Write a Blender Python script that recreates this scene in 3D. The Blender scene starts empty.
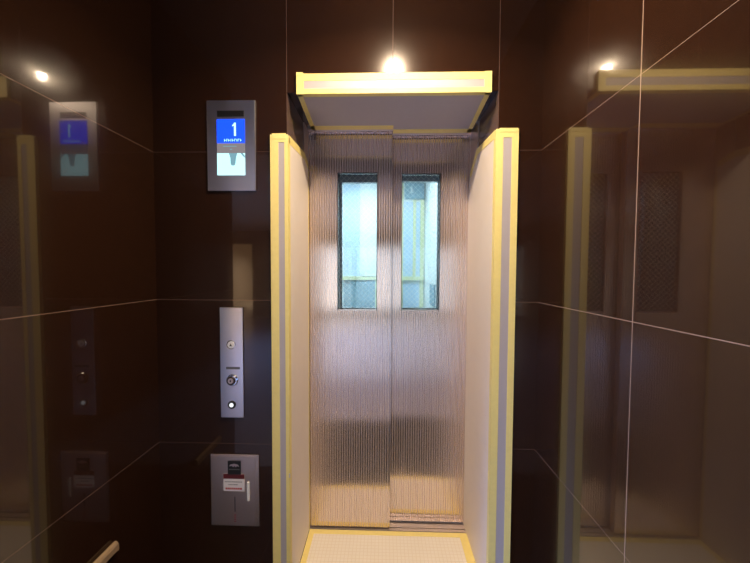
import bpy, bmesh, math, random
from mathutils import Vector, Matrix
random.seed(4)
C = bpy.context.scene.collection
H = 1.365                      # camera height above the floor
XL, XR = -0.9365, 0.618        # side walls of the lift niche
CEIL = 2.467
OL, OR, OT = -0.389, 0.447, H + 0.706   # opening in the back wall

# ------------------------------------------------------------------ materials
def new_mat(name):
    m = bpy.data.materials.new(name); m.use_nodes = True
    nt = m.node_tree; b = nt.nodes['Principled BSDF']
    return m, nt, b
def simple(name, col, rough=.5, metal=0, spec=None, noise=0, nscale=40, ior=None):
    m, nt, b = new_mat(name)
    b.inputs['Base Color'].default_value = (*col, 1)
    b.inputs['Roughness'].default_value = rough
    b.inputs['Metallic'].default_value = metal
    if ior: b.inputs['IOR'].default_value = ior
    if noise:
        tc = nt.nodes.new('ShaderNodeTexCoord'); n = nt.nodes.new('ShaderNodeTexNoise')
        n.inputs['Scale'].default_value = nscale; n.inputs['Detail'].default_value = 3
        nt.links.new(tc.outputs['Object'], n.inputs['Vector'])
        mx = nt.nodes.new('ShaderNodeMix'); mx.data_type = 'RGBA'
        mx.inputs[6].default_value = (*[c*(1-noise) for c in col], 1)
        mx.inputs[7].default_value = (*[min(1, c*(1+noise)) for c in col], 1)
        nt.links.new(n.outputs['Fac'], mx.inputs[0]); nt.links.new(mx.outputs[2], b.inputs['Base Color'])
    return m
def emit(name, col, s):
    m, nt, b = new_mat(name)
    b.inputs['Base Color'].default_value = (.02, .02, .02, 1)
    b.inputs['Emission Color'].default_value = (*col, 1)
    b.inputs['Emission Strength'].default_value = s
    b.inputs['Roughness'].default_value = .2
    return m
def line_nodes(nt, coord, at, w):
    s = nt.nodes.new('ShaderNodeMath'); s.operation = 'SUBTRACT'; nt.links.new(coord, s.inputs[0]); s.inputs[1].default_value = at
    a = nt.nodes.new('ShaderNodeMath'); a.operation = 'ABSOLUTE'; nt.links.new(s.outputs[0], a.inputs[0])
    l = nt.nodes.new('ShaderNodeMath'); l.operation = 'LESS_THAN'; nt.links.new(a.outputs[0], l.inputs[0]); l.inputs[1].default_value = w
    return l.outputs[0]
def tile_mat(name, col, joints, grout=(.22, .15, .12), rough=.07, w=.0011, ior=1.52):
    """polished porcelain slabs: joints = list of (axis, position, axis2, lo, hi) in world metres"""
    m, nt, b = new_mat(name)
    g = nt.nodes.new('ShaderNodeNewGeometry'); sp = nt.nodes.new('ShaderNodeSeparateXYZ')
    nt.links.new(g.outputs['Position'], sp.inputs[0])
    acc = None
    for jt in joints:
        ax, at, ax2, lo, hi = jt[:5]
        o = line_nodes(nt, sp.outputs[ax], at, jt[5] if len(jt) > 5 else w)
        if ax2 is not None:
            o2 = line_nodes(nt, sp.outputs[ax2], (lo+hi)/2, (hi-lo)/2)
            mu = nt.nodes.new('ShaderNodeMath'); mu.operation = 'MULTIPLY'
            nt.links.new(o, mu.inputs[0]); nt.links.new(o2, mu.inputs[1]); o = mu.outputs[0]
        if acc is None: acc = o
        else:
            mx = nt.nodes.new('ShaderNodeMath'); mx.operation = 'MAXIMUM'
            nt.links.new(acc, mx.inputs[0]); nt.links.new(o, mx.inputs[1]); acc = mx.outputs[0]
    n = nt.nodes.new('ShaderNodeTexNoise'); n.inputs['Scale'].default_value = 30; n.inputs['Detail'].default_value = 6
    nt.links.new(g.outputs['Position'], n.inputs['Vector'])
    c0 = nt.nodes.new('ShaderNodeMix'); c0.data_type = 'RGBA'
    c0.inputs[6].default_value = (*[c*.75 for c in col], 1); c0.inputs[7].default_value = (*[c*1.25 for c in col], 1)
    nt.links.new(n.outputs['Fac'], c0.inputs[0])
    c1 = nt.nodes.new('ShaderNodeMix'); c1.data_type = 'RGBA'
    nt.links.new(c0.outputs[2], c1.inputs[6]); c1.inputs[7].default_value = (*grout, 1)
    nt.links.new(acc, c1.inputs[0]); nt.links.new(c1.outputs[2], b.inputs['Base Color'])
    r = nt.nodes.new('ShaderNodeMapRange'); nt.links.new(acc, r.inputs[0])
    r.inputs[3].default_value = rough; r.inputs[4].default_value = .6
    nt.links.new(r.outputs[0], b.inputs['Roughness'])
    b.inputs['IOR'].default_value = 1.5; b.inputs['Coat Weight'].default_value = .8; b.inputs['Coat IOR'].default_value = ior
    b.inputs['Coat Roughness'].default_value = .035; r.inputs[3].default_value = max(rough, .18); b.inputs['Specular IOR Level'].default_value = .25
    return m
def steel_mat(name, col=(.80, .69, .66), r1=.21, stripes=True, aniso=1.0):
    m, nt, b = new_mat(name)
    b.inputs['Metallic'].default_value = 1
    b.inputs['Anisotropic'].default_value = aniso
    t = nt.nodes.new('ShaderNodeCombineXYZ'); t.inputs[0].default_value = 1
    nt.links.new(t.outputs[0], b.inputs['Tangent'])
    g = nt.nodes.new('ShaderNodeNewGeometry'); sp = nt.nodes.new('ShaderNodeSeparateXYZ')
    nt.links.new(g.outputs['Position'], sp.inputs[0])
    b.inputs['Base Color'].default_value = (*col, 1); b.inputs['Roughness'].default_value = r1
    if stripes:
        mu = nt.nodes.new('ShaderNodeMath'); mu.operation = 'MULTIPLY'; nt.links.new(sp.outputs[0], mu.inputs[0]); mu.inputs[1].default_value = 1/.0125
        fr = nt.nodes.new('ShaderNodeMath'); fr.operation = 'FRACT'; nt.links.new(mu.outputs[0], fr.inputs[0])
        a2 = nt.nodes.new('ShaderNodeMath'); a2.operation = 'MULTIPLY'; nt.links.new(fr.outputs[0], a2.inputs[0]); a2.inputs[1].default_value = 2*math.pi
        sn = nt.nodes.new('ShaderNodeMath'); sn.operation = 'SINE'; nt.links.new(a2.outputs[0], sn.inputs[0])
        gt = nt.nodes.new('ShaderNodeMapRange'); nt.links.new(sn.outputs[0], gt.inputs[0]); gt.inputs[1].default_value = -.2; gt.inputs[2].default_value = 1
        c = nt.nodes.new('ShaderNodeMix'); c.data_type = 'RGBA'
        c.inputs[6].default_value = (*[x*.84 for x in col], 1); c.inputs[7].default_value = (*[min(1, x*1.2) for x in col], 1)
        nt.links.new(gt.outputs[0], c.inputs[0]); nt.links.new(c.outputs[2], b.inputs['Base Color'])
        # etched lines scatter more widely than the polished ground between them
        b2 = nt.nodes.new('ShaderNodeBsdfDiffuse'); b2.inputs[0].default_value = (.62, .50, .44, 1)
        fac = nt.nodes.new('ShaderNodeMapRange'); nt.links.new(gt.outputs[0], fac.inputs[0]); fac.inputs[3].default_value = .0; fac.inputs[4].default_value = .50
        ms = nt.nodes.new('ShaderNodeMixShader'); nt.links.new(fac.outputs[0], ms.inputs[0]); nt.links.new(b.outputs[0], ms.inputs[1]); nt.links.new(b2.outputs[0], ms.inputs[2])
        nt.links.new(ms.outputs[0], nt.nodes['Material Output'].inputs[0])
    return m

Z1, Z2, Z3, Z4 = H-.125+.6, H-.125, H-.125-.6, H-.125-1.2
HZ = [(2, z, None, 0, 0, hw) for z, hw in ((Z1, .0006), (Z2, .0011), (Z3, .0007), (Z4, .0007))]
TILE = (.0225, .0088, .0045)
M = {}
M['tile_back'] = tile_mat('polished dark brown tile, back', TILE, HZ + [(0, OL-.0005, None, 0, 0), (0, OR+.0005, None, 0, 0), (0, .032, 2, OT, 3)], grout=(.10, .06, .05))
M['tile_left'] = tile_mat('polished dark brown tile, left', TILE, HZ, grout=(.20, .13, .10))
M['tile_right'] = tile_mat('polished dark brown tile, right', TILE, HZ + [(1, -.475-.9*k, None, 0, 0) for k in range(6)], grout=(.28, .20, .16), w=.0013)
M['floor_dark'] = tile_mat('dark floor tile', (.02, .012, .009), [(0, .03, None, 0, 0), (1, -.6, None, 0, 0), (0, -.57, None, 0, 0)], rough=.25, ior=1.5)
M['floor_hall'] = tile_mat('grey beige floor tile', (.30, .27, .27), [(0, .6*k, None, 0, 0) for k in range(-9, 1)] + [(1, -.85-.6*k, None, 0, 0) for k in range(11)], grout=(.2, .18, .17), rough=.3, ior=1.5)
M['paint'] = simple('warm white paint', (.72, .64, .55), .7)
M['ceil'] = simple('dark ceiling board', (.13, .10, .08), .8)
M['hall_ceil'] = simple('cream hall ceiling', (.78, .62, .46), .7)
M['brown_wall'] = simple('brown wall panel', (.10, .06, .045), .35)
M['door'] = steel_mat('vertical hairline stainless')
M['steel'] = simple('brushed stainless', (.66, .55, .50), .34, 1)
M['steel_lit'] = simple('satin stainless faceplate', (.70, .67, .70), .28, 1)
M['steel_dark'] = simple('dark metal', (.10, .08, .08), .35, 1)
M['chrome'] = simple('chrome', (.8, .8, .82), .12, 1)
M['tape'] = simple('yellow masking tape', (.90, .76, .28), .55, noise=.06, nscale=60)
M['foam'] = simple('white protective board', (.85, .77, .70), .55, noise=.03, nscale=20)
M['grey_board'] = simple('grey protective board', (.47, .43, .45), .5, noise=.04)
M['blackrub'] = simple('black plastic', (.012, .012, .013), .35)
M['white_plastic'] = simple('white plastic', (.8, .8, .8), .35)
M['red'] = simple('red print', (.45, .03, .03), .5)
M['darkred'] = simple('dark red label band', (.12, .012, .015), .4)
M['ink'] = simple('grey ink', (.12, .12, .12), .6)
M['sticker'] = simple('white sticker', (.75, .70, .70), .45)
M['blue_on'] = emit('blue lit screen', (.0, .045, 1.0), 1.6)
M['digit_on'] = emit('pale blue lit digit', (.35, .75, 1.0), 1.6)
M['pic_on'] = emit('pale cyan lit picture', (.50, .95, 1.0), 1.0)
M['strip_on'] = emit('dim grey lit strip', (.45, .40, .42), .35)
M['picdark'] = emit('grey blue picture detail', (.16, .33, .40), .8)
M['lamp_on'] = emit('warm lamp lens', (1, .80, .55), 60)
M['led_on'] = emit('white button light', (.9, .95, 1), .8)
M['wood'] = simple('pale wood', (.36, .25, .15), .5, noise=.2, nscale=60)
M['car_white'] = simple('white protective sheet', (.80, .85, .86), .6)
M['car_blue'] = simple('pale blue protective sheet', (.55, .70, .85), .6)
M['car_teal'] = simple('teal grey board', (.28, .42, .50), .6)
M['car_tape'] = simple('pale yellow tape', (.76, .78, .50), .6)
M['wire'] = simple('safety glass wire', (.80, .80, .75), .5)
M['car_steel'] = simple('car steel', (.35, .38, .42), .4, 1)

def glass_mat(name):
    m = bpy.data.materials.new(name); m.use_nodes = True; nt = m.node_tree
    for n in list(nt.nodes): nt.nodes.remove(n)
    o = nt.nodes.new('ShaderNodeOutputMaterial'); t = nt.nodes.new('ShaderNodeBsdfTransparent'); g = nt.nodes.new('ShaderNodeBsdfGlossy')
    f = nt.nodes.new('ShaderNodeFresnel'); f.inputs[0].default_value = 1.5; mx = nt.nodes.new('ShaderNodeMixShader')
    g.inputs['Roughness'].default_value = .02; t.inputs[0].default_value = (.92, .97, .97, 1)
    nt.links.new(f.outputs[0], mx.inputs[0]); nt.links.new(t.outputs[0], mx.inputs[1]); nt.links.new(g.outputs[0], mx.inputs[2]); nt.links.new(mx.outputs[0], o.inputs[0])
    return m
M['glass'] = glass_mat('clear pane glass')

def mat_mat():
    m, nt, b = new_mat('beige woven floor sheet')
    g = nt.nodes.new('ShaderNodeNewGeometry'); sp = nt.nodes.new('ShaderNodeSeparateXYZ'); nt.links.new(g.outputs['Position'], sp.inputs[0])
    outs = []
    for i in (0, 1):
        mu = nt.nodes.new('ShaderNodeMath'); mu.operation = 'MULTIPLY'; nt.links.new(sp.outputs[i], mu.inputs[0]); mu.inputs[1].default_value = 1/.018
        fr = nt.nodes.new('ShaderNodeMath'); fr.operation = 'FRACT'; nt.links.new(mu.outputs[0], fr.inputs[0])
        l = nt.nodes.new('ShaderNodeMath'); l.operation = 'LESS_THAN'; nt.links.new(fr.outputs[0], l.inputs[0]); l.inputs[1].default_value = .15
        outs.append(l.outputs[0])
    mx = nt.nodes.new('ShaderNodeMath'); mx.operation = 'MAXIMUM'; nt.links.new(outs[0], mx.inputs[0]); nt.links.new(outs[1], mx.inputs[1])
    n = nt.nodes.new('ShaderNodeTexNoise'); n.inputs['Scale'].default_value = 14; nt.links.new(g.outputs['Position'], n.inputs['Vector'])
    c0 = nt.nodes.new('ShaderNodeMix'); c0.data_type = 'RGBA'; c0.inputs[6].default_value = (.84, .79, .69, 1); c0.inputs[7].default_value = (.88, .84, .76, 1)
    nt.links.new(n.outputs['Fac'], c0.inputs[0])
    c = nt.nodes.new('ShaderNodeMix'); c.data_type = 'RGBA'; nt.links.new(c0.outputs[2], c.inputs[6]); c.inputs[7].default_value = (.80, .73, .62, 1)
    nt.links.new(mx.outputs[0], c.inputs[0]); nt.links.new(c.outputs[2], b.inputs['Base Color'])
    b.inputs['Roughness'].default_value = .6
    return m
M['mat'] = mat_mat()

# ------------------------------------------------------------------ mesh helpers
def box(bm, x0, x1, y0, y1, z0, z1):
    vs = [bm.verts.new(p) for p in ((x0,y0,z0),(x1,y0,z0),(x1,y1,z0),(x0,y1,z0),(x0,y0,z1),(x1,y0,z1),(x1,y1,z1),(x0,y1,z1))]
    for f in ((0,3,2,1),(4,5,6,7),(0,1,5,4),(1,2,6,5),(2,3,7,6),(3,0,4,7)): bm.faces.new([vs[i] for i in f])
def prism(bm, pts, vec):
    """extrude a 3D polygon along vec"""
    v = Vector(vec); a = [bm.verts.new(p) for p in pts]; b = [bm.verts.new(Vector(p)+v) for p in pts]
    n = len(pts)
    bm.faces.new(a); bm.faces.new(b[::-1])
    for i in range(n): bm.faces.new((a[i], b[i], b[(i+1) % n], a[(i+1) % n]))
    bmesh.ops.recalc_face_normals(bm, faces=bm.faces)
def lathe(bm, prof, org, seg=32, axis='Y'):
    """profile (r, h) turned about an axis through org; h runs towards -Y (or -Z)"""
    rings = []
    for r, h in prof:
        ring = []
        for k in range(seg):
            a = 2*math.pi*k/seg
            p = (r*math.cos(a), -h, r*math.sin(a)) if axis == 'Y' else (r*math.cos(a), r*math.sin(a), -h)
            ring.append(bm.verts.new(Vector(org)+Vector(p)))
        rings.append(ring)
    for a, b in zip(rings, rings[1:]):
        for k in range(seg): bm.faces.new((a[k], a[(k+1) % seg], b[(k+1) % seg], b[k]))
    bm.faces.new(rings[0]); bm.faces.new(rings[-1][::-1])
    bmesh.ops.recalc_face_normals(bm, faces=bm.faces)
def obj(name, bm, mat, parent=None, bevel=0, smooth=False):
    me = bpy.data.meshes.new(name); bm.to_mesh(me); bm.free(); me.materials.append(mat)
    o = bpy.data.objects.new(name, me); C.objects.link(o)
    if smooth:
        for p in me.polygons: p.use_smooth = True
    if parent is not None:
        o.parent = parent; root = parent
        off = Vector((0, 0, 0)); q = parent
        while q is not None: off += Vector(q.location); q = q.parent
        me.transform(Matrix.Translation(-off))
    if bevel:
        md = o.modifiers.new('bevel', 'BEVEL'); md.width = bevel; md.segments = 2; md.limit_method = 'ANGLE'
    return o
def bx(name, mat, parent, *b, bevel=0):
    bm = bmesh.new(); box(bm, *b); return obj(name, bm, mat, parent, bevel)
def thing(name, label, cat, loc, group=None):
    o = bpy.data.objects.new(name, None); o.empty_display_size = .1; C.objects.link(o); o.location = loc
    o['label'] = label; o['category'] = cat
    if group: o['group'] = group
    return o
def struct(name, mat, *boxes, parent=None):
    bm = bmesh.new()
    for b in boxes: box(bm, *b)
    o = obj(name, bm, mat, parent)
    if parent is None: o['kind'] = 'structure'
    return o

# ------------------------------------------------------------------ the building
WT = .46   # depth of the wall block in front of the shaft
struct('wall_back', M['tile_back'], (XL, OL, 0, WT, 0, CEIL), (OR, XR, 0, WT, 0, CEIL), (OL, OR, 0, WT, OT, CEIL))
struct('wall_left', M['tile_left'], (-6, XL, -.66, 0, 0, CEIL))
struct('wall_right', M['tile_right'], (XR, XR+.15, -7.6, WT, 0, CEIL))
struct('floor', M['floor_dark'], (-.9365, .618, -.84, .32, -.05, 0))
struct('floor_hall', M['floor_hall'], (-6, .618, -7.6, -.84, -.05, 0), (-6, -.9365, -.84, -.66, -.05, 0))
struct('floor_room', M['paint'], (-6, -1, -14, -7.6, -.05, 0))
struct('ceiling', M['ceil'], (-6.2, .77, -1.75, WT, CEIL, CEIL+.1))
struct('ceiling_hall', M['hall_ceil'], (-6.2, .77, -7.8, -1.75, CEIL, CEIL+.1))
struct('ceiling_room', M['paint'], (-6.2, -1, -14, -7.8, CEIL, CEIL+.1))
struct('wall_far', M['brown_wall'], (-6, -4.5, -7.75, -7.6, 0, CEIL), (-4.5, -3.75, -7.75, -7.6, 2.1, CEIL), (-3.75, -2.9, -7.75, -7.6, 0, CEIL),
       (-2.9, .618, -7.75, -7.6, 2.15, CEIL), (.3, .618, -7.75, -7.6, 0, 2.15))
struct('wall_hall_side', M['brown_wall'], (-6.15, -6, -7.75, -.5, 0, CEIL))
struct('wall_room', M['paint'], (-6, -1, -14.1, -14, 0, CEIL), (-6.15, -6, -14.1, -7.75, 0, CEIL), (-1, -.85, -14.1, -7.75, 0, CEIL))
w = struct('window_1', M['steel_dark'], (-2.9, -2.84, -7.72, -7.64, 0, 2.15), (.24, .3, -7.72, -7.64, 0, 2.15), (-1.33, -1.27, -7.72, -7.64, 0, 2.15),
           (-2.84, .24, -7.72, -7.64, 2.09, 2.15), (-2.84, .24, -7.72, -7.64, 0, .08))
struct('pane', M['glass'], (-2.84, -1.33, -7.685, -7.675, .08, 2.09), parent=w)
struct('pane', M['glass'], (-1.27, .24, -7.685, -7.675, .08, 2.09), parent=w)
struct('ground_outside', M['floor_hall'], (-5, 4, -20, -14.2, -.06, -.01), (-.8, 4, -14.2, -7.8, -.06, -.01))

# shaft between landing doors and car, and the steel lining of the entrance
struct('wall_shaft', M['brown_wall'], (-1.3, -1.2, WT, .57, -.4, CEIL+.1), (.70, .80, WT, .57, -.4, CEIL+.1), (-1.2, .7, WT, .57, 2.30, 2.40), (-1.2, .7, WT, .57, -.4, -.3))
struct('trim_1', M['steel'], (OL, OL+.005, .25, .335, 0, OT), (OR-.005, OR, .25, .383, 0, OT))
struct('trim_2', M['steel'], (OL+.005, .0435, .306, .333, H+.697, OT), (.0435, OR-.005, .350, .383, H+.697, OT))

# ------------------------------------------------------------------ landing doors
def holed(bm, x0, x1, y0, y1, z0, z1, hx0, hx1, hz0, hz1):
    """slab with a rectangular window with small rounded corners"""
    r = .008; hole = []
    for cx, cz, a0 in ((hx1-r, hz1-r, 0), (hx0+r, hz1-r, 90), (hx0+r, hz0+r, 180), (hx1-r, hz0+r, 270)):
        for k in range(5):
            a = math.radians(a0+90*k/4); hole.append((cx+r*math.cos(a), cz+r*math.sin(a)))
    out = [(x1, z1), (x0, z1), (x0, z0), (x1, z0)]
    F = {}
    for y in (y0, y1):
        F[y] = ([bm.verts.new((x, y, z)) for x, z in out], [bm.verts.new((x, y, z)) for x, z in hole])
        o, h = F[y]
        for c in range(4):
            for k in range(4): bm.faces.new((o[c], h[c*5+k], h[c*5+k+1]))
            n = (c+1) % 4
            bm.faces.new((o[c], h[c*5+4], h[(n*5)], o[n]))
    o0, h0 = F[y0]; o1, h1 = F[y1]
    for k in range(4): bm.faces.new((o0[k], o1[k], o1[(k+1) % 4], o0[(k+1) % 4]))
    for k in range(20): bm.faces.new((h0[k], h1[k], h1[(k+1) % 20], h0[(k+1) % 20]))
    bmesh.ops.recalc_face_normals(bm, faces=bm.faces)
def wire_grid(bm, x0, x1, z0, z1, y, pitch=.028, t=.0013):
    def seg(a, b):
        d = (b-a).normalized(); n = Vector((-d.z, 0, d.x))*t/2; e = Vector((0, t/2, 0))
        vs = [bm.verts.new(p+s*n+q*e) for p in (a, b) for s, q in ((-1, -1), (1, -1), (1, 1), (-1, 1))]
        for i in range(4): bm.faces.new((vs[i], vs[(i+1) % 4], vs[4+(i+1) % 4], vs[4+i]))
    W, Hh = x1-x0, z1-z0
    for sgn in (1, -1):
        c = -Hh
        while c < W:
            # line: x = c + z' (z' from 0..Hh)
            za, zb = max(0, -c), min(Hh, W-c)
            if zb > za:
                xa, xb = c+za, c+zb
                if sgn < 0: xa, xb = W-xa, W-xb
                seg(Vector((x0+xa, y, z0+za)), Vector((x0+xb, y, z0+zb)))
            c += pitch
def door_panel(name, label, x0, x1, y, z0, z1, hx0, hx1, hz0, hz1, mat, th=.03, rim=True, wires=True):
    t = thing(name, label, 'door', ((x0+x1)/2, y+th/2, z0))
    bm = bmesh.new(); holed(bm, x0, x1, y, y+th, z0, z1, hx0, hx1, hz0, hz1); obj('panel', bm, mat, t)
    g = bx('window_glass', M['glass'], t, hx0-.004, hx1+.004, y+.013, y+.017, hz0-.004, hz1+.004) if False else bx('window_glass', M['glass'], t, hx0, hx1, y+.013, y+.017, hz0, hz1)
    bm = bmesh.new()
    for b in ((hx0, hx0+.003, hz0, hz1), (hx1-.003, hx1, hz0, hz1), (hx0+.003, hx1-.003, hz1-.003, hz1)): box(bm, b[0], b[1], y-.001, y+th, b[2], b[3])
    obj('window_dark_lining', bm, M['blackrub'], t)  # added black lining, hides the bright reflection inside the window hole
    if wires:
        bm = bmesh.new(); wire_grid(bm, hx0, hx1, hz0, hz1, y+.015); obj('safety_wire', bm, M['wire'], g)
    if rim:
        bm = bmesh.new(); box(bm, hx0+.004, hx1-.004, y-.002, y+.012, hz0, hz0+.006); obj('window_sill_strip', bm, M['steel'], t)
    return t
dl = door_panel('landing_door', 'left fluted stainless steel lift door panel standing in front of the other, with wired glass window', -.415, .039, .335, .012, OT+.02, -.236, -.033, H-.207, H+.494, M['door'])
bx('door_edge', M['steel'], dl, .0392, .0412, .336, .364, .012, OT+.02)
door_panel('landing_door', 'right fluted stainless steel lift door panel set back behind the left one, above the bare sill', .0, .56, .385, .012, OT+.02, .093, .294, H-.213, H+.503, M['door'])

sill = thing('door_sill', 'grooved metal door sill exposed at the foot of the right lift door', 'sill', (.03, .39, 0))
bm = bmesh.new()
for a, b, z in ((.328, .345, .004), (.350, .378, .004), (.388, .400, .002), (.408, .425, .003)): box(bm, -.385, .50 if a > .40 else .441, a, b, -.03, z)
obj('sill_rail', bm, simple('worn aluminium sill', (.78, .68, .62), .5, 1), sill)
bx('sill_groove', M['steel_dark'], sill, -.385, .441, .329, .44, -.035, -.008)

# ------------------------------------------------------------------ lift car seen through the windows
CX0, CX1, CY0, CY1 = -.98, .425, .64, 1.98
car = thing('lift_car', 'bright lift car interior lined with pale protective sheets and yellow tape behind the door windows', 'elevator', ((CX0+CX1)/2, (CY0+CY1)/2, 0))
def cbox(n, m, *b): return bx(n, M[m], car, *b)
cbox('rear_wall', 'car_white', CX0-.03, CX1+.03, CY1, CY1+.03, 0, 2.3)
cbox('side_wall', 'car_white', CX0-.03, CX0, CY0, CY1, 0, 2.3)
cbox('side_wall', 'car_white', CX1, CX1+.03, CY0, CY1, 0, 2.3)
cbox('car_ceiling', 'car_white', CX0, CX1, CY0, CY1, 2.3, 2.33)
cbox('car_floor', 'car_teal', CX0, CX1, CY0, CY1, -.03, 0)
cbox('front_return', 'car_white', CX0-.03, -.43, CY0-.03, CY0, 0, 2.3)
cbox('transom', 'car_white', -.42, .47, .637, .66, 2.1, 2.3)
yb = CY1
def sheet(n, m, x0, x1, z0, z1, d=.004): cbox(n, m, x0, x1, yb-d, yb, H+z0, H+z1)
sheet('protective_sheet', 'car_blue', -.415, -.245, -.06, .88)
sheet('protective_sheet', 'car_white', -.245, -.03, -.06, .60, .03)
sheet('protective_sheet', 'car_teal', -.415, -.245, -1.0, -.105)
sheet('protective_sheet', 'car_teal', -.243, -.085, -1.0, -.105, .02)
sheet('tape_strip', 'car_tape', -.43, .41, -.100, -.065, .034)
sheet('tape_strip', 'car_tape', -.085, -.05, -1.0, -.10, .03)
sheet('tape_strip', 'car_tape', .17, .20, -1.0, .96, .01)
sheet('protective_sheet', 'car_blue', .20, .30, -.06, .70)
sheet('tape_strip', 'car_tape', .30, .33, -.06, .72, .008)
sheet('protective_sheet', 'car_blue', .33, .375, -.06, .70)
sheet('tape_strip', 'car_tape', .375, .41, -1.0, .72, .012)
sheet('protective_sheet', 'car_blue', .205, .365, -1.0, -.14)
cbox('control_display', 'car_teal', .213, .405, yb-.025, yb, H+.73, H+.90)
cbox('display_mark', 'car_white', .270, .290, yb-.028, yb-.025, H+.80, H+.85)
cbox('display_mark', 'car_white', .262, .300, yb-.028, yb-.025, H+.785, H+.80)
cbox('side_grip', 'car_teal', CX1-.012, CX1, 1.30, 1.55, H-.30, H-.12)
cl = bx('ceiling_light', M['steel'], car, -.56, .06, .99, 1.61, 2.285, 2.3)
bx('diffuser', emit('cool car light', (.86, .93, 1.0), 14), cl, -.54, .04, 1.01, 1.59, 2.28, 2.285)
for a in ((-.42, .045, .57, .60, .01, 2.2, -.245, -.030, H-.222, H+.511), (.02, .47, .605, .635, .01, 2.2, .095, .318, H-.225, H+.525)):
    bm = bmesh.new(); holed(bm, *a); cdo = obj('car_door', bm, M['car_steel'], car)
    bx('window_glass', M['glass'], cdo, a[6], a[7], a[2]+.013, a[2]+.017, a[8], a[9])

# ------------------------------------------------------------------ protective covers around the opening
def tapes(parent, *boxes, name='tape_strip'):
    for b in boxes: bx(name, M['tape'], parent, *b)
F = -.012
# left cover
tl = H+.537
L = thing('jamb_cover', 'tall white board cover taped in yellow along the left side of the lift opening', 'protective cover', (-.42, 0, 0))
bx('front_strip', M['grey_board'], L, -.453, -.382, F, -.001, .004, tl)
def inner(parent, x0, x1, pts): 
    bm = bmesh.new(); prism(bm, [(x0, y, z) for y, z in pts], (x1-x0, 0, 0)); return bm
ptsL = [(-.001, .004), (.326, .004), (.326, H+.50), (.318, H+.535), (.25, H+.560), (-.001, tl)]
obj('inner_panel', inner(L, -.388, -.382, ptsL), M['foam'], L)
e = .0012
tapes(L, (-.4535, -.421, F-e, F, .004, tl), (-.397, -.3815, F-e, F, .004, tl), (-.421, -.397, F-e, F, tl-.03, tl),
      (-.454, -.453, F-e, -.0005, .004, tl+.001), (-.382, -.3808, F-e, .012, .004, tl-.005))
tapes(L, (-.446, -.39, F-2*e, F-e, tl-.018, tl+.004))
bm = inner(L, -.382, -.3808, [(0, tl-.03), (.25, H+.530), (.318, H+.505), (.318, H+.535), (.25, H+.561), (0, tl+.002)]); obj('tape_strip', bm, M['tape'], L)
tapes(L, (-.382, -.3808, .318, .327, .004, H+.50))
bx('torn_tape', M['sticker'], L, -.384, -.3795, F-.004, F-.0015, H-.855, H-.838)
# right cover
tr = H+.552
R_ = thing('jamb_cover', 'tall white board cover taped in yellow along the right side of the lift opening', 'protective cover', (.49, 0, 0))
bx('front_strip', M['grey_board'], R_, .4365, .522, F, -.001, .004, tr)
ptsR = [(-.001, .004), (.40, .004), (.40, H+.35), (.36, H+.49), (.25, H+.572), (-.001, tr)]
obj('inner_panel', inner(R_, .437, .4462, ptsR), M['foam'], R_)
tapes(R_, (.4363, .464, F-e, F, .004, tr), (.497, .523, F-e, F, .004, tr), (.464, .497, F-e, F, tr-.032, tr),
      (.522, .523, F, -.0005, .004, tr+.001), (.4353, .4365, F-e, .012, .004, tr-.005))
tapes(R_, (.448, .520, F-2*e, F-e, tr-.012, tr+.003))
bm = inner(R_, .4358, .437, [(0, tr-.03), (.235, H+.545), (.34, H+.468), (.36, H+.49), (.25, H+.573), (0, tr+.002)]); obj('tape_strip', bm, M['tape'], R_)
# head cover
hz0, hz1 = H+.694, H+.771
Hd = thing('head_cover', 'long white board hood with yellow taped edges fixed over the top of the lift opening', 'protective cover', (.034, 0, hz0))
bx('front_strip', M['grey_board'], Hd, -.345, .413, F, -.001, hz0, hz1)
bm = bmesh.new()
under = [(-.345, F, hz0), (.413, F, hz0), (.434, .349, hz0), (.044, .349, hz0), (.044, .304, hz0), (-.360, .304, hz0)]
prism(bm, under, (0, 0, .010)); obj('underside_board', bm, M['grey_board'], Hd)
g = .0012
tapes(Hd, (-.346, .414, F-g, F, hz1-.027, hz1+.001), (-.346, .414, F-g, F, hz0-.001, hz0+.019), (-.3475, -.318, F-1.6*g, F, hz0-.002, hz1+.002), (.388, .4155, F-1.6*g, F, hz0-.002, hz1+.002),
      (-.346, -.3445, F-g, -.0005, hz0, hz1+.003), (.413, .4145, F-g, -.0005, hz0, hz1-.002), (-.348, -.322, F-2.4*g, F-1.7*g, hz1-.008, hz1+.005),
      (-.346, .414, F-g, -.0005, hz1, hz1+.0012), (-.345, .413, F-g, .008, hz0-g, hz0),
      (-.3585, .044, .262, .303, hz0-g, hz0), (.0441, .432, .305, .348, hz0-g, hz0))
for a, b, c, d in (((-.345, F), (-.325, F), (-.340, .303), (-.360, .303)), ((.393, F), (.413, F), (.434, .348), (.414, .348))):
    bm = bmesh.new(); prism(bm, [(p[0], p[1], hz0-g) for p in (a, b, c, d)], (0, 0, g)); obj('tape_strip', bm, M['tape'], Hd)

# ------------------------------------------------------------------ floor sheet
mt = thing('floor_mat', 'beige protective floor sheet edged with yellow tape in front of the lift doors', 'mat', (.03, .15, 0))
bx('sheet', M['mat'], mt, -.380, .438, .01, .322, .0004, .004)
tapes(mt, (-.379, .437, .296, .323, .004, .005), (.397, .437, .01, .296, .004, .005), (-.379, -.352, .01, .296, .004, .005), (-.352, .397, .01, .036, .004, .005))

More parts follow.
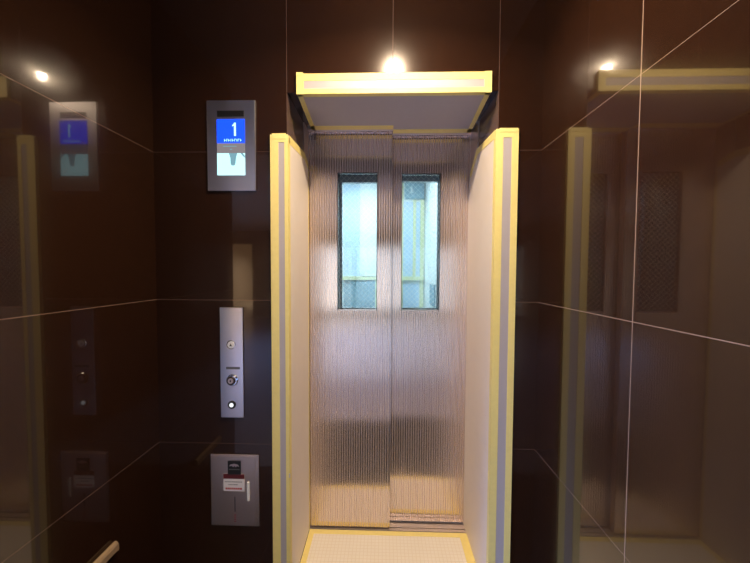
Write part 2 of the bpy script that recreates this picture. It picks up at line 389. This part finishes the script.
# ------------------------------------------------------------------ wall devices
P = -.001
def zz(v): return H+v
ind = thing('floor_indicator', 'upright steel wall indicator with a lit blue screen showing 1, left of the lift', 'display', (-.613, 0, zz(.5)))
bx('faceplate', M['steel_lit'], ind, -.711, -.515, -.008, P, zz(.318), zz(.675), bevel=.0015)
gr = bx('speaker_grille', M['blackrub'], ind, -.668, -.560, -.0095, -.0075, zz(.610), zz(.633))
bm = bmesh.new()
for k in range(4): box(bm, -.666, -.562, -.0100, -.0095, zz(.613+.005*k), zz(.6145+.005*k))
obj('grille_bar', bm, M['steel_dark'], gr)
bl = bx('blue_screen', M['blue_on'], ind, -.670, -.557, -.0092, -.0078, zz(.506), zz(.600))
def fl(pts, y, d=.0006):
    bm = bmesh.new(); prism(bm, [(x, y, zz(z)) for x, z in pts], (0, -d, 0)); return bm
obj('digit_1', fl([(-.5925, .534), (-.5925, .586), (-.5985, .586), (-.603, .579), (-.607, .577), (-.607, .572), (-.6, .574), (-.6, .534)], -.0092), M['digit_on'], bl)
bm = bmesh.new(); x = -.640
for k in range(9):   # row of tiny illegible characters under the digit
    wd = (.006, .004, .007, .003, .006, .006, .002, .007, .005)[k]
    box(bm, x, x+.0014, -.0098, -.0092, zz(.512), zz(.522)); box(bm, x, x+wd, -.0098, -.0092, zz(.5205 if k % 2 else .516), zz(.522 if k % 2 else .5175)); x += wd+.003
obj('caption', bm, M['digit_on'], bl)
st = bx('caption_strip', M['strip_on'], ind, -.670, -.557, -.0090, -.0078, zz(.466), zz(.506))
bm = bmesh.new(); box(bm, -.645, -.590, -.0094, -.009, zz(.492), zz(.4945)); box(bm, -.618, -.608, -.0094, -.009, zz(.480), zz(.483)); obj('caption', bm, M['picdark'], st)
pc = bx('picture_screen', M['pic_on'], ind, -.670, -.557, -.0092, -.0078, zz(.379), zz(.466))
obj('picture_shape', fl([(-.622, .466), (-.588, .466), (-.593, .447), (-.596, .424), (-.600, .417), (-.611, .417), (-.615, .424), (-.616, .447)], -.0092), M['picdark'], pc)
obj('picture_shape', fl([(-.575, .466), (-.566, .466), (-.557, .455), (-.557, .447), (-.566, .455)], -.0092), M['picdark'], pc)

bp = thing('call_button_panel', 'narrow steel call panel with up button, key switch and small white button', 'button panel', (-.6225, 0, zz(-.4)))
bx('faceplate', M['steel_lit'], bp, -.670, -.575, -.006, P, zz(-.612), zz(-.155), bevel=.001)
def ring(prof, x, z, y=-.006): 
    bm = bmesh.new(); lathe(bm, prof, (x, y, zz(z))); return bm
b1 = obj('up_button', ring([(.0185, 0), (.0185, .002), (.0165, .003)], -.623, -.308), M['chrome'], bp)
bb = obj('button_cap', ring([(.0145, 0), (.0145, .0045), (.0135, .005)], -.623, -.308), M['white_plastic'], b1)
obj('up_arrow', fl([(-.623, -.302), (-.6285, -.313), (-.6175, -.313)], -.011), M['blackrub'], b1)
bx('caption_plate', M['ink'], bp, -.646, -.588, -.0064, -.006, zz(-.410), zz(-.400))
k1 = obj('key_switch', ring([(.0245, 0), (.0245, .004), (.021, .008), (.019, .008)], -.620, -.455), M['chrome'], bp)
obj('lock_ring', ring([(.0185, 0), (.0185, .0105), (.0165, .0115), (.012, .010)], -.622, -.455), M['steel_dark'], k1)
kp = obj('lock_plug', ring([(.011, 0), (.011, .0125), (.010, .013)], -.622, -.455), M['steel'], k1)
bx('keyhole', M['blackrub'], k1, -.6245, -.6195, -.0205, -.0188, zz(-.459), zz(-.451))
b2 = obj('intercom_button', ring([(.0165, 0), (.0165, .003), (.0150, .004)], -.623, -.558), M['blackrub'], bp)
obj('button_cap', ring([(.0085, 0), (.0085, .006), (.0075, .007)], -.623, -.558), M['led_on'], b2)

fb = thing('wall_cabinet', 'recessed steel access box with card reader, sticker and handle below the call panel', 'cabinet', (-.6155, 0, zz(-.92)))
bx('frame', M['steel'], fb, -.717, -.514, -.005, P, zz(-1.074), zz(-.769), bevel=.001)
dr = bx('door', M['steel'], fb, -.713, -.528, -.0085, -.005, zz(-1.068), zz(-.774), bevel=.001)
rd = bx('card_reader', M['blackrub'], dr, -.641, -.587, -.0125, -.0085, zz(-.849), zz(-.793))
obj('reader_mark', fl([(-.635, -.815), (-.630, -.807), (-.614, -.803), (-.598, -.807), (-.593, -.815), (-.602, -.813), (-.607, -.818), (-.612, -.812), (-.617, -.818), (-.624, -.812)], -.0125), M['steel'], rd)
bx('reader_line', M['ink'], rd, -.637, -.591, -.013, -.0125, zz(-.829), zz(-.826))
sk = bx('sticker', M['sticker'], dr, -.661, -.573, -.0095, -.0085, zz(-.922), zz(-.849))
bx('sticker_band', M['darkred'], sk, -.661, -.573, -.0099, -.0095, zz(-.869), zz(-.849))
bm = bmesh.new()
for row, z in ((0, -.884), (1, -.896)):
    x = -.655 if row == 0 else -.640
    while x < (-.582 if row == 0 else -.6):
        wd = random.uniform(.003, .007); box(bm, x, x+wd, -.0098, -.0095, zz(z), zz(z+.0035)); x += wd+.002
obj('small_print', bm, M['ink'], sk)
bm = bmesh.new(); x = -.652
while x < -.583:
    wd = random.uniform(.004, .008); box(bm, x, x+wd, -.0098, -.0095, zz(-.915), zz(-.907)); x += wd+.0022
obj('red_print', bm, M['red'], sk)
bx('handle', M['white_plastic'], dr, -.562, -.551, -.0135, -.0085, zz(-.961), zz(-.880), bevel=.002)
bx('card_slot', M['blackrub'], dr, -.6155, -.6125, -.0092, -.0085, zz(-1.010), zz(-.946))
bm = bmesh.new()
for k in range(4): box(bm, -.618, -.610, -.009, -.0085, zz(-1.026-.009*k), zz(-1.023-.009*k))
obj('slot_mark', bm, M['red'], dr)

# pale rail end low on the left wall
rl = thing('low_rail', 'short end of a pale wooden rail mounted low on the dark left wall', 'rail', (XL+.02, -.40, .39))
bm = bmesh.new()
prism(bm, [(XL+.001, -.46, H-.978), (XL+.001, -.46, H-.950), (XL+.008, -.46, H-.945), (XL+.016, -.46, H-.948), (XL+.020, -.46, H-.956), (XL+.018, -.46, H-.978)], (0, .228, 0))
obj('rail_bar', bm, M['wood'], rl)
bm = bmesh.new()
for k in (0, 1): box(bm, XL+.001, XL+.0205, -.235+.002*k, -.2335+.002*k, H-.979+.004*k, H-.952-.004*k)
obj('rail_end_cap', bm, M['wood'], rl)

# ------------------------------------------------------------------ lamps
def downlight(x, y, watt, label, col=(1, .77, .52), r=.022, bulb=0):
    t = thing('downlight', label, 'light', (x, y, CEIL), 'recessed warm ceiling downlights')
    bm = bmesh.new()
    rings = []
    for rr, zc in ((r*1.35, 0), (r*1.35, -.004), (r*1.05, -.007), (r*.98, -.003)):
        rings.append([bm.verts.new((x+rr*math.cos(k*math.pi/16), y+rr*math.sin(k*math.pi/16), CEIL+zc)) for k in range(32)])
    for a, b in zip(rings, rings[1:]):
        for k in range(32): bm.faces.new((a[k], a[(k+1) % 32], b[(k+1) % 32], b[k]))
    obj('trim_ring', bm, M['white_plastic'], t)
    bm = bmesh.new(); lathe(bm, [(r*.97, 0), (r*.97, .003)], (x, y, CEIL), 32, 'Z'); obj('lens', bm, M['lamp_on'], t)
    ld = bpy.data.lights.new('downlight_lamp', 'AREA'); ld.shape = 'DISK'; ld.size = r*1.9; ld.energy = watt; ld.color = col; ld.spread = math.radians(150)
    if bulb:
        pl = bpy.data.lights.new('bulb', 'POINT'); pl.shadow_soft_size = .02; pl.energy = bulb; pl.color = col
        po = bpy.data.objects.new('bulb', pl); C.objects.link(po); po.parent = t; po.location = (0, 0, -.03)
    lo = bpy.data.objects.new('downlight_lamp', ld); C.objects.link(lo); lo.parent = t; lo.location = (0, 0, -.012)
downlight(.05, -.48, 13, 'warm ceiling downlight nearest the lift opening', bulb=10)
downlight(.05, -3.3, 15, 'warm ceiling downlight in the middle of the hall')
downlight(-3.0, -3.0, 12, 'warm ceiling downlight on the far left of the hall')
downlight(-.6, -6.4, 14, 'warm ceiling downlight just inside the glazed entrance')
downlight(-4.4, -11.5, 150, 'warm ceiling downlight in the room beyond the doorway')

al = bpy.data.lights.new('daylight', 'AREA'); al.shape = 'RECTANGLE'; al.size = 3.0; al.size_y = 2.0; al.energy = 28; al.color = (.76, .85, 1)
ao = bpy.data.objects.new('daylight', al); C.objects.link(ao); ao.location = (-1.3, -7.9, 1.1); ao.rotation_euler = (math.radians(90), 0, 0)

al = bpy.data.lights.new('blue_floor_fill', 'AREA'); al.shape = 'RECTANGLE'; al.size = 2.4; al.size_y = 1.6; al.energy = 460; al.color = (.27, .46, 1); al.spread = math.radians(70)  # added blue lamp before the solid side wall, tints the hall floor
ao = bpy.data.objects.new('blue_floor_fill', al); C.objects.link(ao); ao.location = (-5.9, -3.6, 1.5); ao.rotation_euler = (0, math.radians(-62), 0)
wd = bpy.data.worlds.new('World'); bpy.context.scene.world = wd; wd.use_nodes = True
bg = wd.node_tree.nodes['Background']; bg.inputs[0].default_value = (.55, .72, 1, 1); bg.inputs[1].default_value = .8

# ------------------------------------------------------------------ camera
yaw, pitch, roll, f, D = .0270255, .0358708, .0046924, 313.0, 1.26434
cy, sy, cp, sp_ = math.cos(yaw), math.sin(yaw), math.cos(pitch), math.sin(pitch)
fwd = Vector((-sy*cp, cy*cp, -sp_)); rt = Vector((cy, sy, 0)); up = rt.cross(fwd)
r2 = rt*math.cos(roll)+up*math.sin(roll); u2 = -rt*math.sin(roll)+up*math.cos(roll)
cam = bpy.data.cameras.new('camera'); co = bpy.data.objects.new('camera', cam); C.objects.link(co)
cam.sensor_fit = 'HORIZONTAL'; cam.sensor_width = 36; cam.lens = f/750*36; cam.clip_start = .02
co.matrix_world = Matrix(((r2.x, u2.x, -fwd.x, 0), (r2.y, u2.y, -fwd.y, -D), (r2.z, u2.z, -fwd.z, H), (0, 0, 0, 1)))
sc = bpy.context.scene; sc.camera = co
sc.view_settings.view_transform = 'Standard'; sc.view_settings.look = 'None'; sc.view_settings.gamma = 1; sc.view_settings.use_curve_mapping = False
sc.view_settings.exposure = 0.6
